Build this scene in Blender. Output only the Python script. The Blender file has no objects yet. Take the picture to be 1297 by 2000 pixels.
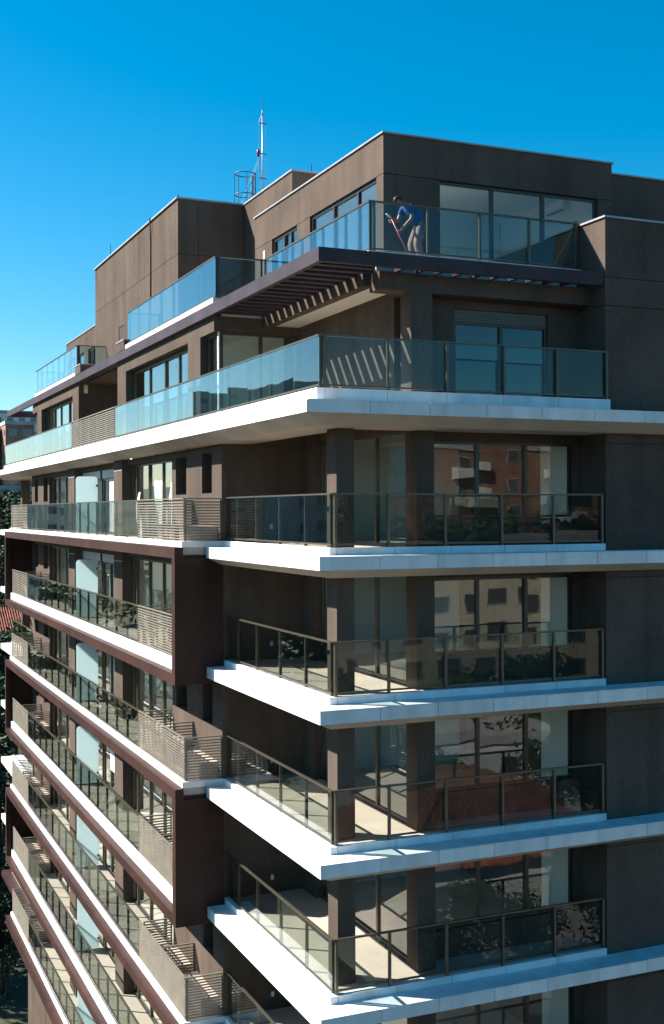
import bpy, bmesh, math, random
from mathutils import Vector, Matrix
random.seed(7)
R = math.radians
sc = bpy.context.scene
C = sc.collection

# ------------------------------------------------------------------ camera, sky, sun, exposure
ZC = 26.0                      # camera height above the ground
CAMX, CAMY = -8.9957, -21.4289
cam_d = bpy.data.cameras.new('camera')
cam_d.sensor_fit = 'VERTICAL'; cam_d.sensor_height = 36.0
cam_d.lens = 36.0 * 2337.54 / 2000.0
cam_d.clip_start = 0.1; cam_d.clip_end = 6000
cam = bpy.data.objects.new('camera', cam_d); C.objects.link(cam)
cam.location = (CAMX, CAMY, ZC)
cam.rotation_euler = (Matrix.Rotation(-0.407846, 3, 'Z') @ Matrix.Rotation(R(90), 3, 'X') @ Matrix.Rotation(-0.003039, 3, 'Z')).to_euler()
sc.camera = cam

TOSUN = Vector((-1.02, 0.745, 1.0)).normalized()
w = bpy.data.worlds.new('World'); sc.world = w; w.use_nodes = True
nt = w.node_tree; nt.nodes.clear()
sky = nt.nodes.new('ShaderNodeTexSky'); sky.sky_type = 'NISHITA'; sky.sun_disc = False
sky.sun_elevation = math.asin(TOSUN.z)
sky.sun_rotation = math.atan2(TOSUN.x, TOSUN.y)
sky.altitude = 800; sky.air_density = 1.0; sky.dust_density = 1.0; sky.ozone_density = 3.0
hs = nt.nodes.new('ShaderNodeHueSaturation'); hs.inputs['Saturation'].default_value = 1.52; hs.inputs['Hue'].default_value = 0.483
bg = nt.nodes.new('ShaderNodeBackground'); bg.inputs['Strength'].default_value = 0.062
wo = nt.nodes.new('ShaderNodeOutputWorld')
nt.links.new(sky.outputs[0], hs.inputs['Color']); nt.links.new(hs.outputs[0], bg.inputs[0]); nt.links.new(bg.outputs[0], wo.inputs[0])

sun_d = bpy.data.lights.new('sun', 'SUN'); sun_d.energy = 5.0; sun_d.angle = R(0.5); sun_d.color = (1.0, 0.93, 0.83)
sun = bpy.data.objects.new('sun', sun_d); C.objects.link(sun)
sun.rotation_euler = TOSUN.to_track_quat('Z', 'Y').to_euler(); sun.location = (-60, 40, 90)

sc.view_settings.view_transform = 'Standard'; sc.view_settings.look = 'None'
sc.view_settings.exposure = 1.5; sc.view_settings.gamma = 1.0; sc.view_settings.use_curve_mapping = False
sc.render.engine = 'CYCLES'
cy = sc.cycles
cy.max_bounces = 8; cy.diffuse_bounces = 4; cy.glossy_bounces = 4; cy.transmission_bounces = 4
cy.transparent_max_bounces = 28; cy.caustics_reflective = False; cy.caustics_refractive = False
cy.use_denoising = True
cy.sample_clamp_indirect = 6.0

# ------------------------------------------------------------------ materials
MAT = {}
def new_mat(name):
    m = bpy.data.materials.new(name); m.use_nodes = True; m.node_tree.nodes.clear(); MAT[name] = m
    return m, m.node_tree, m.node_tree.nodes, m.node_tree.links
def surf(name, col, rough=0.7, metal=0.0, var=0.12, scale=1.3, grain=0.0, gscale=60, bump=0.0, spec=0.4, streak=0.0, col2=None, each=0.0):
    """principled surface with soft blotches, fine grain, vertical rain streaks and relief, all in world space"""
    m, t, N, L = new_mat(name)
    out = N.new('ShaderNodeOutputMaterial'); b = N.new('ShaderNodeBsdfPrincipled'); L.new(b.outputs[0], out.inputs[0])
    b.inputs['Roughness'].default_value = rough; b.inputs['Metallic'].default_value = metal
    b.inputs['Specular IOR Level'].default_value = spec
    geo = N.new('ShaderNodeNewGeometry')
    n1 = N.new('ShaderNodeTexNoise'); n1.inputs['Scale'].default_value = scale; n1.inputs['Detail'].default_value = 5
    L.new(geo.outputs['Position'], n1.inputs['Vector'])
    ramp = N.new('ShaderNodeValToRGB')
    c2 = col2 or tuple(max(0, c * (1 - 2.2 * var)) for c in col)
    c1 = tuple(min(1, c * (1 + var)) for c in col)
    ramp.color_ramp.elements[0].position = 0.3; ramp.color_ramp.elements[1].position = 0.7
    ramp.color_ramp.elements[0].color = (*c2, 1); ramp.color_ramp.elements[1].color = (*c1, 1)
    L.new(n1.outputs['Fac'], ramp.inputs[0]); colout = ramp.outputs[0]
    if streak > 0:
        mp = N.new('ShaderNodeMapping'); mp.inputs['Scale'].default_value = (1.7, 1.7, 0.16)
        L.new(geo.outputs['Position'], mp.inputs['Vector'])
        n3 = N.new('ShaderNodeTexNoise'); n3.inputs['Scale'].default_value = 1.6; n3.inputs['Detail'].default_value = 4
        L.new(mp.outputs[0], n3.inputs['Vector'])
        mr = N.new('ShaderNodeMapRange'); mr.inputs['From Min'].default_value = 0.42; mr.inputs['From Max'].default_value = 0.75
        mr.inputs['To Min'].default_value = 1.0; mr.inputs['To Max'].default_value = 1.0 - streak
        L.new(n3.outputs['Fac'], mr.inputs[0])
        mx = N.new('ShaderNodeMix'); mx.data_type = 'RGBA'; mx.blend_type = 'MULTIPLY'; mx.inputs[0].default_value = 1
        L.new(colout, mx.inputs[6]); L.new(mr.outputs[0], mx.inputs[7]); colout = mx.outputs[2]
    if grain > 0 or bump > 0:
        n2 = N.new('ShaderNodeTexNoise'); n2.inputs['Scale'].default_value = gscale; n2.inputs['Detail'].default_value = 3
        L.new(geo.outputs['Position'], n2.inputs['Vector'])
        if grain > 0:
            mr = N.new('ShaderNodeMapRange'); mr.inputs['From Min'].default_value = 0.3; mr.inputs['From Max'].default_value = 0.7
            mr.inputs['To Min'].default_value = 1.0 - grain; mr.inputs['To Max'].default_value = 1.0 + grain
            L.new(n2.outputs['Fac'], mr.inputs[0])
            mx = N.new('ShaderNodeMix'); mx.data_type = 'RGBA'; mx.blend_type = 'MULTIPLY'; mx.inputs[0].default_value = 1
            L.new(colout, mx.inputs[6]); L.new(mr.outputs[0], mx.inputs[7]); colout = mx.outputs[2]
        if bump > 0:
            bp = N.new('ShaderNodeBump'); bp.inputs['Strength'].default_value = bump; bp.inputs['Distance'].default_value = 0.01
            L.new(n2.outputs['Fac'], bp.inputs['Height']); L.new(bp.outputs[0], b.inputs['Normal'])
    if each > 0:
        oi = N.new('ShaderNodeObjectInfo'); mr = N.new('ShaderNodeMapRange'); mr.inputs['To Min'].default_value = 1 - each; mr.inputs['To Max'].default_value = 1 + each * 0.5
        L.new(oi.outputs['Random'], mr.inputs[0])
        mx = N.new('ShaderNodeMix'); mx.data_type = 'RGBA'; mx.blend_type = 'MULTIPLY'; mx.inputs[0].default_value = 1
        L.new(colout, mx.inputs[6]); L.new(mr.outputs[0], mx.inputs[7]); colout = mx.outputs[2]
    L.new(colout, b.inputs['Base Color'])
    return m
def glass(name, tint, f0=0.06, rough=0.0, power=5.0, wave=0.0, gl=(1, 1, 1)):
    """thin pane: clear tinted transmission under a mirror coat that grows towards grazing"""
    m, t, N, L = new_mat(name)
    out = N.new('ShaderNodeOutputMaterial'); mix = N.new('ShaderNodeMixShader'); L.new(mix.outputs[0], out.inputs[0])
    tr = N.new('ShaderNodeBsdfTransparent'); tr.inputs[0].default_value = (*tint, 1)
    g = N.new('ShaderNodeBsdfGlossy'); g.inputs['Roughness'].default_value = rough; g.inputs[0].default_value = (*gl, 1)
    lw = N.new('ShaderNodeLayerWeight'); lw.inputs['Blend'].default_value = 0.5
    pw = N.new('ShaderNodeMath'); pw.operation = 'POWER'; pw.inputs[1].default_value = power; L.new(lw.outputs['Facing'], pw.inputs[0])
    ma = N.new('ShaderNodeMath'); ma.operation = 'MULTIPLY_ADD'; ma.inputs[1].default_value = 1 - f0; ma.inputs[2].default_value = f0
    L.new(pw.outputs[0], ma.inputs[0]); L.new(ma.outputs[0], mix.inputs[0])
    L.new(tr.outputs[0], mix.inputs[1]); L.new(g.outputs[0], mix.inputs[2])
    oi = N.new('ShaderNodeObjectInfo'); wn = N.new('ShaderNodeTexWhiteNoise'); wn.noise_dimensions = '1D'; L.new(oi.outputs['Random'], wn.inputs['W'])
    sb_ = N.new('ShaderNodeVectorMath'); sb_.operation = 'SUBTRACT'; sb_.inputs[1].default_value = (0.5, 0.5, 0.5); L.new(wn.outputs['Color'], sb_.inputs[0])
    sc_ = N.new('ShaderNodeVectorMath'); sc_.operation = 'SCALE'; sc_.inputs['Scale'].default_value = 0.012; L.new(sb_.outputs[0], sc_.inputs[0])
    g0 = N.new('ShaderNodeNewGeometry'); ad_ = N.new('ShaderNodeVectorMath'); ad_.operation = 'ADD'; L.new(sc_.outputs[0], ad_.inputs[0])
    nr_ = N.new('ShaderNodeVectorMath'); nr_.operation = 'NORMALIZE'; L.new(ad_.outputs[0], nr_.inputs[0])
    L.new(g0.outputs['Normal'], ad_.inputs[1]); L.new(nr_.outputs[0], g.inputs['Normal'])
    if wave > 0:
        geo = N.new('ShaderNodeNewGeometry'); n = N.new('ShaderNodeTexNoise'); n.inputs['Scale'].default_value = 0.9; n.inputs['Detail'].default_value = 1
        L.new(geo.outputs['Position'], n.inputs['Vector'])
        bp = N.new('ShaderNodeBump'); bp.inputs['Strength'].default_value = 1.0; bp.inputs['Distance'].default_value = wave
        L.new(n.outputs['Fac'], bp.inputs['Height']); L.new(bp.outputs[0], ad_.inputs[1])
    return m
def frosted(name, col):
    m, t, N, L = new_mat(name)
    out = N.new('ShaderNodeOutputMaterial'); mix = N.new('ShaderNodeMixShader'); mix.inputs[0].default_value = 0.6; L.new(mix.outputs[0], out.inputs[0])
    d = N.new('ShaderNodeBsdfPrincipled'); d.inputs['Base Color'].default_value = (*col, 1); d.inputs['Roughness'].default_value = 0.35
    tr = N.new('ShaderNodeBsdfTranslucent'); tr.inputs[0].default_value = (*col, 1)
    L.new(d.outputs[0], mix.inputs[1]); L.new(tr.outputs[0], mix.inputs[2])
    return m
surf('stucco', (0.108, 0.084, 0.070), 0.92, var=0.10, scale=0.6, grain=0.22, gscale=30, bump=0.4, spec=0.03, streak=0.20, each=0.06)
surf('stone', (0.74, 0.74, 0.745), 0.55, var=0.03, scale=2.2, grain=0.05, gscale=45, spec=0.3, streak=0.2, each=0.10)
surf('stone_edge', (0.30, 0.29, 0.29), 0.8, var=0.1)
surf('soffit', (0.46, 0.385, 0.33), 0.9, var=0.08, scale=1.0, grain=0.08, gscale=40, spec=0.15)
surf('ceiling', (0.62, 0.58, 0.52), 0.9, var=0.03, scale=0.8)
surf('plaster', (0.83, 0.83, 0.81), 0.9, var=0.03, scale=0.8)
surf('maroon', (0.050, 0.023, 0.019), 0.5, var=0.14, scale=0.9, grain=0.04, gscale=80, spec=0.15, streak=0.15, each=0.16)
surf('canopy_metal', (0.050, 0.034, 0.040), 0.5, var=0.15, scale=1.1, spec=0.18)
surf('bronze', (0.085, 0.075, 0.057), 0.38, metal=0.4, var=0.05, spec=0.5)
surf('dark_frame', (0.035, 0.031, 0.027), 0.4, metal=0.2, var=0.05, spec=0.5)
surf('slat_metal', (0.21, 0.19, 0.155), 0.5, metal=0.2, var=0.08, scale=3, spec=0.4)
surf('coping', (0.33, 0.33, 0.34), 0.45, metal=0.2, var=0.08, scale=2)
surf('tile', (0.50, 0.42, 0.355), 0.6, var=0.06, scale=1.2, grain=0.04, gscale=30)
surf('shutter', (0.55, 0.56, 0.57), 0.5, var=0.04)
surf('white_paint', (0.8, 0.8, 0.79), 0.4, var=0.02)
surf('joint', (0.03, 0.024, 0.02), 0.9, var=0.05)
surf('wood_floor', (0.58, 0.53, 0.47), 0.5, var=0.1)
glass('rail_glass', (0.82, 0.865, 0.85), 0.013, power=4.4, wave=0.001)
glass('blue_glass', (0.80, 0.915, 0.935), 0.016, power=4.0, wave=0.002)
glass('window_glass', (0.92, 0.96, 0.95), 0.036, power=4.0, wave=0.0022)
frosted('frosted', (0.72, 0.84, 0.86))

# ------------------------------------------------------------------ helpers
def link(o, parent=None):
    C.objects.link(o)
    if parent is not None: o.parent = parent
    return o
def tag(o, label=None, cat=None, group=None, kind=None):
    if label: o['label'] = label
    if cat: o['category'] = cat
    if group: o['group'] = group
    if kind: o['kind'] = kind
    return o
def empty(name, loc=(0, 0, 0), parent=None):
    o = bpy.data.objects.new(name, None); o.location = loc; o.empty_display_size = 0.3
    return link(o, parent)
def mesh_obj(name, verts, faces, mat, parent=None, loc=(0, 0, 0), smooth=False):
    me = bpy.data.meshes.new(name); me.from_pydata([tuple(v) for v in verts], [], faces); me.update()
    for mm in (mat if isinstance(mat, (list, tuple)) else [mat]): me.materials.append(MAT[mm])
    if smooth:
        for f in me.polygons: f.use_smooth = True
    o = bpy.data.objects.new(name, me); o.location = loc
    return link(o, parent)
BOXF = [(0, 3, 2, 1), (4, 5, 6, 7), (0, 1, 5, 4), (1, 2, 6, 5), (2, 3, 7, 6), (3, 0, 4, 7)]
CACHE = {}
ZO = ZC        # all z below are measured from the camera's height
def box_mesh(dx, dy, dz, mat):
    key = (round(dx, 4), round(dy, 4), round(dz, 4), mat)
    me = CACHE.get(key)
    if me is None:
        v = [(0, 0, 0), (dx, 0, 0), (dx, dy, 0), (0, dy, 0), (0, 0, dz), (dx, 0, dz), (dx, dy, dz), (0, dy, dz)]
        me = bpy.data.meshes.new('block'); me.from_pydata(v, [], BOXF); me.materials.append(MAT[mat]); me.update(); CACHE[key] = me
    return me
SYM = 43.57
MIR = False
def yy(a, b):
    return (SYM - b, SYM - a) if MIR else (a, b)
def B(name, x0, x1, y0, y1, z0, z1, mat, parent=None):
    y0, y1 = yy(y0, y1)
    o = bpy.data.objects.new(name, box_mesh(x1 - x0, y1 - y0, z1 - z0, mat)); o.location = (x0, y0, z0 + ZO)
    return link(o, parent)
class MB:
    """several boxes / bars collected into one mesh"""
    def __init__(s): s.v = []; s.f = []
    def box(s, x0, x1, y0, y1, z0, z1, mirror=True):
        if mirror: y0, y1 = yy(y0, y1)
        n = len(s.v)
        s.v += [(x0, y0, z0), (x1, y0, z0), (x1, y1, z0), (x0, y1, z0), (x0, y0, z1), (x1, y0, z1), (x1, y1, z1), (x0, y1, z1)]
        s.f += [tuple(i + n for i in f) for f in BOXF]; return s
    def tube(s, pts, r, n=8):
        pts = [Vector(p) for p in pts]; base = len(s.v)
        for i, p in enumerate(pts):
            d = (pts[min(i + 1, len(pts) - 1)] - pts[max(i - 1, 0)]).normalized()
            a = d.cross(Vector((0, 0, 1)) if abs(d.z) < 0.9 else Vector((1, 0, 0))).normalized(); b = d.cross(a)
            rr = r[i] if isinstance(r, (list, tuple)) else r
            for k in range(n):
                t = 2 * math.pi * k / n; q = p + a * (rr * math.cos(t)) + b * (rr * math.sin(t)); s.v.append(tuple(q))
        for i in range(len(pts) - 1):
            for k in range(n):
                a0 = base + i * n + k; a1 = base + i * n + (k + 1) % n
                s.f.append((a0, a1, a1 + n, a0 + n))
        s.f.append(tuple(base + k for k in range(n))[::-1]); s.f.append(tuple(base + (len(pts) - 1) * n + k for k in range(n)))
        return s
    def build(s, name, mat, parent=None, smooth=False):
        return mesh_obj(name, s.v, s.f, mat, parent, (0, 0, ZO), smooth)
def prism(name, pts, z0, z1, mat, parent=None):
    if MIR: pts = [(x, SYM - y) for x, y in pts][::-1]
    n = len(pts); v = [(x, y, z0) for x, y in pts] + [(x, y, z1) for x, y in pts]
    f = [tuple(range(n))[::-1], tuple(range(n, 2 * n))] + [(i, (i + 1) % n, (i + 1) % n + n, i + n) for i in range(n)]
    return mesh_obj(name, v, f, mat, parent, (0, 0, ZO))
def splits(a, b, step, first=None):
    n = max(1, round((b - a) / step)); return [a + (b - a) * i / n for i in range(n + 1)]

Z1 = -0.8715
def zl(k): return Z1 - 3.0 * k
GROUND = -ZC
XR = 13.0
G = 0.012      # joint between panels

# ------------------------------------------------------------------ ground
def sheet(name, x0, x1, y0, y1, z, mat, kind='structure'):
    o = mesh_obj(name, [(x0, y0, z), (x1, y0, z), (x1, y1, z), (x0, y1, z)], [(0, 1, 2, 3)], mat)
    o['kind'] = kind; return o
surf('earth', (0.045, 0.052, 0.028), 0.95, var=0.25, scale=0.15, grain=0.2, gscale=3)
surf('asphalt', (0.05, 0.05, 0.052), 0.9, var=0.12, scale=0.3, grain=0.1, gscale=8)
surf('pavement', (0.14, 0.135, 0.13), 0.9, var=0.1, scale=0.6)
gr = mesh_obj('ground', [(-2500, -2500, 0), (2500, -2500, 0), (2500, 2500, 0), (-2500, 2500, 0)], [(0, 1, 2, 3)], 'earth'); gr['kind'] = 'structure'
rd = sheet('road', -300, 300, -27, -18, 0.004, 'asphalt')
kb = mesh_obj('pavement', *(lambda m: (m.v, m.f))(MB().box(-300, 300, -18, -14.5, 0.0, 0.13).box(-300, 300, -30.5, -27, 0, 0.13)), 'pavement'); kb['kind'] = 'structure'

# ------------------------------------------------------------------ the building
BLD = empty('apartment_building', (6, 21.8, 0))
BLD.location = (0, 0, 0)
tag(BLD, 'brown stucco apartment block with white slab edges and glass balconies', 'building')
P = BLD

def railing(pts_axis, fixed, a, b, zb, zt, posts, gmat, flip=1, end_caps=True):
    """axis 'x' or 'y' run of railing at the fixed coordinate; flip = side of the glass"""
    m = MB(); h = 0.028
    def bx(mm, u0, u1, w0, w1, z0, z1):
        if pts_axis == 'y': mm.box(fixed + w0, fixed + w1, u0, u1, z0, z1)
        else: mm.box(u0, u1, fixed + w0, fixed + w1, z0, z1)
    bx(m, a, b, -0.03, 0.03, zt - 0.035, zt)                 # hand rail
    bx(m, a, b, -0.022, 0.022, zb + 0.045, zb + 0.08)        # bottom rail
    r = m.build('railing', 'bronze', P)
    for q in posts:
        pm = MB(); bx(pm, q - 0.026, q + 0.026, 0.003 if flip > 0 else -0.062, 0.062 if flip > 0 else -0.003, zb, zt - 0.036)
        o = pm.build('post', 'bronze', r)
        o.location = (0, 0, 0) if r.location.z == 0 else o.location - r.location
    ps = sorted(posts)
    edges = [a + 0.02] + [p for p in ps if a + 0.1 < p < b - 0.1] + [b - 0.02]
    for u0, u1 in zip(edges[:-1], edges[1:]):
        pm = MB(); bx(pm, u0 + 0.008, u1 - 0.008, -0.012, -0.002, zb + 0.082, zt - 0.037) if flip > 0 else bx(pm, u0 + 0.008, u1 - 0.008, 0.002, 0.012, zb + 0.082, zt - 0.037)
        o = pm.build('glass_pane', gmat, r); o.location = o.location - r.location
    return r
def screen(axis, fixed, a, b, zb, zt, n=14, joined=False):
    m = MB()
    def bx(mm, u0, u1, w0, w1, z0, z1):
        if axis == 'y': mm.box(fixed + w0, fixed + w1, u0, u1, z0, z1)
        else: mm.box(u0, u1, fixed + w0, fixed + w1, z0, z1)
    bx(m, a, b, -0.025, 0.025, zt - 0.03, zt)
    npost = max(2, int(round((b - a) / 1.5)) + 1)
    for i in range(npost):
        u = a + 0.02 + (b - a - 0.04) * i / (npost - 1); bx(m, u - 0.02, u + 0.02, 0.012, 0.045, zb, zt - 0.031)
    r = m.build('slat_screen', 'slat_metal', P)
    st = (zt - 0.05 - zb - 0.04) / n
    if joined:
        sm = MB()
        for i in range(n): bx(sm, a, b, -0.014, 0.009, zb + 0.04 + i * st, zb + 0.04 + i * st + 0.036)
        o = sm.build('slat', 'slat_metal', r); o.location = o.location - r.location; o['kind'] = 'stuff'
    else:
        for i in range(n):
            z0 = zb + 0.04 + i * st
            if axis == 'y': o = B('slat', fixed - 0.014, fixed + 0.009, a, b, z0, z0 + 0.036, 'slat_metal', r)
            else: o = B('slat', a, b, fixed - 0.014, fixed + 0.009, z0, z0 + 0.036, 'slat_metal', r)
            o.location = o.location - r.location
    return r
def window(axis, fixed, a, b, z0, z1, mull=(), gmat='window_glass', fmat='dark_frame', fw=0.06, depth=0.08):
    """frame mesh with one pane object per light"""
    m = MB()
    def bx(mm, u0, u1, w0, w1, q0, q1):
        if axis == 'y': mm.box(fixed + w0, fixed + w1, u0, u1, q0, q1)
        else: mm.box(u0, u1, fixed + w0, fixed + w1, q0, q1)
    bx(m, a, b, 0, depth, z1 - fw, z1); bx(m, a, b, 0, depth, z0, z0 + fw)
    us = [a] + list(mull) + [b]
    bx(m, a, a + fw, 0, depth, z0 + fw, z1 - fw); bx(m, b - fw, b, 0, depth, z0 + fw, z1 - fw)
    for q in mull: bx(m, q - fw * 0.7, q + fw * 0.7, -0.01, depth, z0 + fw, z1 - fw)
    r = m.build('window', fmat, P)
    for i, (u0, u1) in enumerate(zip(us[:-1], us[1:])):
        l = u0 + (fw if i == 0 else fw * 0.7) + 0.001; h = u1 - (fw if i == len(us) - 2 else fw * 0.7) - 0.001
        pm = MB(); off = 0.03 + 0.014 * (i % 2); bx(pm, l, h, off, off + 0.008, z0 + fw + 0.001, z1 - fw - 0.001)
        o = pm.build('pane', gmat, r); o.location = o.location - r.location
    return r
def sub(o, parent):
    o.parent = parent; o.location = o.location - parent.location; return o

def sweep(name, stations_of, profile, mat, parent=P):
    """closed profile [(inset, z)] swept along stations_of(inset) -> list of (x, y)"""
    v = []; f = []; n = len(profile); ns = None
    for d, z in profile:
        st = stations_of(d); ns = len(st); v += [(x, y, z) for x, y in st]
    for i in range(n):
        j = (i + 1) % n
        for s in range(ns - 1): f.append((i * ns + s, i * ns + s + 1, j * ns + s + 1, j * ns + s))
    f.append(tuple(i * ns for i in range(n))); f.append(tuple(i * ns + ns - 1 for i in range(n))[::-1])
    if MIR: v = [(x, SYM - y, z) for x, y, z in v]; f = [q[::-1] for q in f]
    o = mesh_obj(name, v, f, mat, parent, (0, 0, ZO))
    bm = bmesh.new(); bm.from_mesh(o.data); bmesh.ops.recalc_face_normals(bm, faces=bm.faces); bm.to_mesh(o.data); bm.free()
    return o

YE = 7.38
# ---- corner terraces: white slab edge, ledge, kerb, floor, pillars, railings, glazing
def corner_slab(k, detail):
    zt = zl(k); fm = 'maroon' if k >= 6 else 'stone'
    prof = [(0.02, zt - 0.02), (0.02, zt - 0.27), (0.385, zt - 0.445), (1.22, zt - 0.445), (1.22, zt - 0.02)]
    s = sweep('floor_slab', lambda d: [(d, YE - 0.002), (d, d), (XR, d)], prof, 'soffit')
    m = MB().box(1.222, XR, 1.222, YE + 0.05, zt - 0.20, zt - 0.02); sub(m.build('ceiling_slab', 'ceiling', None), s)
    ys = splits(0.0, YE, 1.48); xs = splits(0.0, XR, 1.30)
    if not detail: ys = [0.0, YE]; xs = [0.0, XR]
    for i, (u0, u1) in enumerate(zip(ys[:-1], ys[1:])):
        sub(B('fascia_panel', 0.0, 0.019, u0 + (G if i else 0), u1 - G / 2, zt - 0.272, zt - 0.022, fm), s)
        if i == 0: sub(prism('ledge_panel', [(0, 0), (0.52, 0.66), (0.52, u1 - G / 2), (0, u1 - G / 2)], zt - 0.0195, zt, fm), s)
        else: sub(B('ledge_panel', 0.0, 0.52, u0 + G / 2, u1 - G / 2, zt - 0.0195, zt, fm), s)
    for i, (u0, u1) in enumerate(zip(xs[:-1], xs[1:])):
        sub(B('fascia_panel', u0 + (0.0192 if i == 0 else G / 2), u1 - G / 2, 0.0, 0.019, zt - 0.272, zt - 0.022, fm), s)
        if i == 0: sub(prism('ledge_panel', [(0.008, 0), (u1 - G / 2, 0), (u1 - G / 2, 0.66), (0.528, 0.66)], zt - 0.0197, zt - 0.0005, fm), s)
        else: sub(B('ledge_panel', u0 + G / 2, u1 - G / 2, 0.0, 0.66, zt - 0.0195, zt, fm), s)
    # kerb of white stone blocks
    ky = splits(0.60, YE + 0.14, 1.5) if detail else [0.60, YE + 0.14]
    for i, (u0, u1) in enumerate(zip(ky[:-1], ky[1:])):
        sub(B('kerb_block', 0.46, 0.62, u0, u1 - G, zt + 0.001, zt + 0.15, 'stone'), s)
    kx = splits(0.62 + G, 7.165, 1.32) if detail else [0.62 + G, 7.165]
    for i, (u0, u1) in enumerate(zip(kx[:-1], kx[1:])):
        sub(B('kerb_block', u0, u1 - G, 0.60, 0.76, zt + 0.001, zt + 0.15, 'stone'), s)
    sub(B('terrace_floor', 0.621, 2.76, 0.761, YE + 0.04, zt - 0.018, zt + 0.10, 'tile'), s)
    sub(B('terrace_floor', 2.762, 7.168, 0.761, 1.64, zt - 0.018, zt + 0.10, 'tile'), s)
    if detail:
        for (dx, dy) in ((1.55, 2.6), (1.75, 5.6)):
            dm = MB().tube([(dx, dy, zt + 0.101), (dx, dy, zt + 0.106)], 0.06, 14); sub(dm.build('floor_drain', 'dark_frame', None), s)
    return s
def corner_storey(k, detail, ztop=None):
    zf = zl(k) + 0.10; zc = (zl(k) + 3.0 - 0.2) if ztop is None else ztop
    zb = zl(k) + 3.0 - 0.445 if ztop is None else ztop - 0.24
    B('pillar', 0.87, 1.27, 1.17, 1.67, zf, zb + 0.004, 'stucco', P)
    B('pillar', 2.71, 3.14, 1.15, 1.66, zf, zb + 0.002, 'stucco', P)
    # base boards
    # back wall of the terrace with its pier
    B('wall', 0.43, 2.62, YE + 0.03, YE + 0.23, zf - 0.05, zc, 'stucco', P)
    B('wall', 2.60, 2.90, 6.55, YE + 0.028, zf, zc, 'stucco', P)
    B('beam', 1.224, 2.72, YE - 0.08, YE + 0.027, zc - 0.22, zc - 0.002, 'stucco', P)
    # sliding glass doors facing the terrace
    window('y', 2.78, 1.662, 6.545, zf + 0.02, zc - 0.24, (3.30, 4.95), fmat='bronze')
    B('lintel', 2.765, 2.95, 1.664, 6.545, zc - 0.238, zc - 0.003, 'stucco', P)
    # window wall on the shaded side
    B('wall', 3.145, 7.165, 1.645, 1.80, zf - 0.05, zl(k) + 0.72, 'stucco', P)
    B('lintel', 3.145, 7.165, 1.645, 1.80, zl(k) + 2.42, zc - 0.004, 'stucco', P)
    B('wall', 6.99, 7.165, 1.60, 1.80, zl(k) + 0.722, zl(k) + 2.418, 'stucco', P)
    window('x', 1.68, 3.15, 6.985, zl(k) + 0.74, zl(k) + 2.416, (4.50, 5.76))
    if detail:
        mb = MB().box(1.72, 1.80, YE + 0.012, YE + 0.029, zf + 0.34, zf + 0.46); mb.build('socket_plate', 'white_paint', P)
    # interior
    m = MB().box(2.9, 12.5, 7.25, 7.35, zf, zc - 0.002).box(7.02, 7.14, 1.81, 3.0, zf, zc - 0.002).box(8.6, 8.7, 1.81, 7.24, zf, zc - 0.002)
    m.build('interior_wall', 'plaster', P)
    B('interior_floor', 2.86, 7.01, 1.81, 3.008, zf - 0.05, zf + 0.015, 'wood_floor', P)
    B('interior_floor', 2.86, 8.59, 3.01, 7.24, zf - 0.05, zf + 0.015, 'wood_floor', P)
def corner_rails(k):
    zb = zl(k) + 0.15; zt = zl(k) + 1.255
    railing('y', 0.56, 0.70, 7.50, zb, zt, (0.80, 2.18, 3.71, 5.24, 6.63, 7.46), 'rail_glass')
    railing('x', 0.70, 0.565, 7.15, zb, zt + 0.002, (0.62, 1.81, 3.14, 4.51, 5.82, 7.10), 'rail_glass', flip=-1)
for MIR in (False, True):
    for k in range(0, 7):
        corner_slab(k, detail=(k <= 4 and not MIR))
        if k <= 6 and (not MIR or k <= 6):
            if not MIR and k <= 5: corner_storey(k, k <= 4, None if k else zl(0) + 2.87)
            elif MIR:
                zc = zl(k) + 2.8
                B('pillar', 0.87, 1.27, 1.17, 1.67, zl(k) + 0.1, zc - 0.24, 'stucco', P)
                B('wall', 0.43, 2.9, YE + 0.03, YE + 0.23, zl(k) + 0.05, zc, 'stucco', P)
                B('wall', 2.75, 2.95, 1.2, YE + 0.02, zl(k) + 0.1, zc, 'stucco', P)
            corner_rails(k)
MIR = False

# ---- right hand block: stacked stucco panels with open joints, behind the white ledges
core = B('wall', 7.19, XR, 0.63, 9.0, GROUND, 6.50, 'joint', P)
zj = [GROUND, -18.4] + [zl(k) + 2.39 for k in (5, 4, 3, 2, 1)] + [zl(0) + 2.39, 4.59, 5.22, 6.54]
for a, b in zip(zj[:-1], zj[1:]):
    sub(B('wall_panel', 7.17, XR + 0.02, 0.61, 9.02, a + 0.009, b - 0.009, 'stucco'), core)
B('coping', 7.13, XR + 0.03, 0.57, 0.90, 6.541, 6.585, 'coping', P)
B('coping', 7.13, 7.42, 0.902, 3.0, 6.541, 6.585, 'coping', P)

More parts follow.
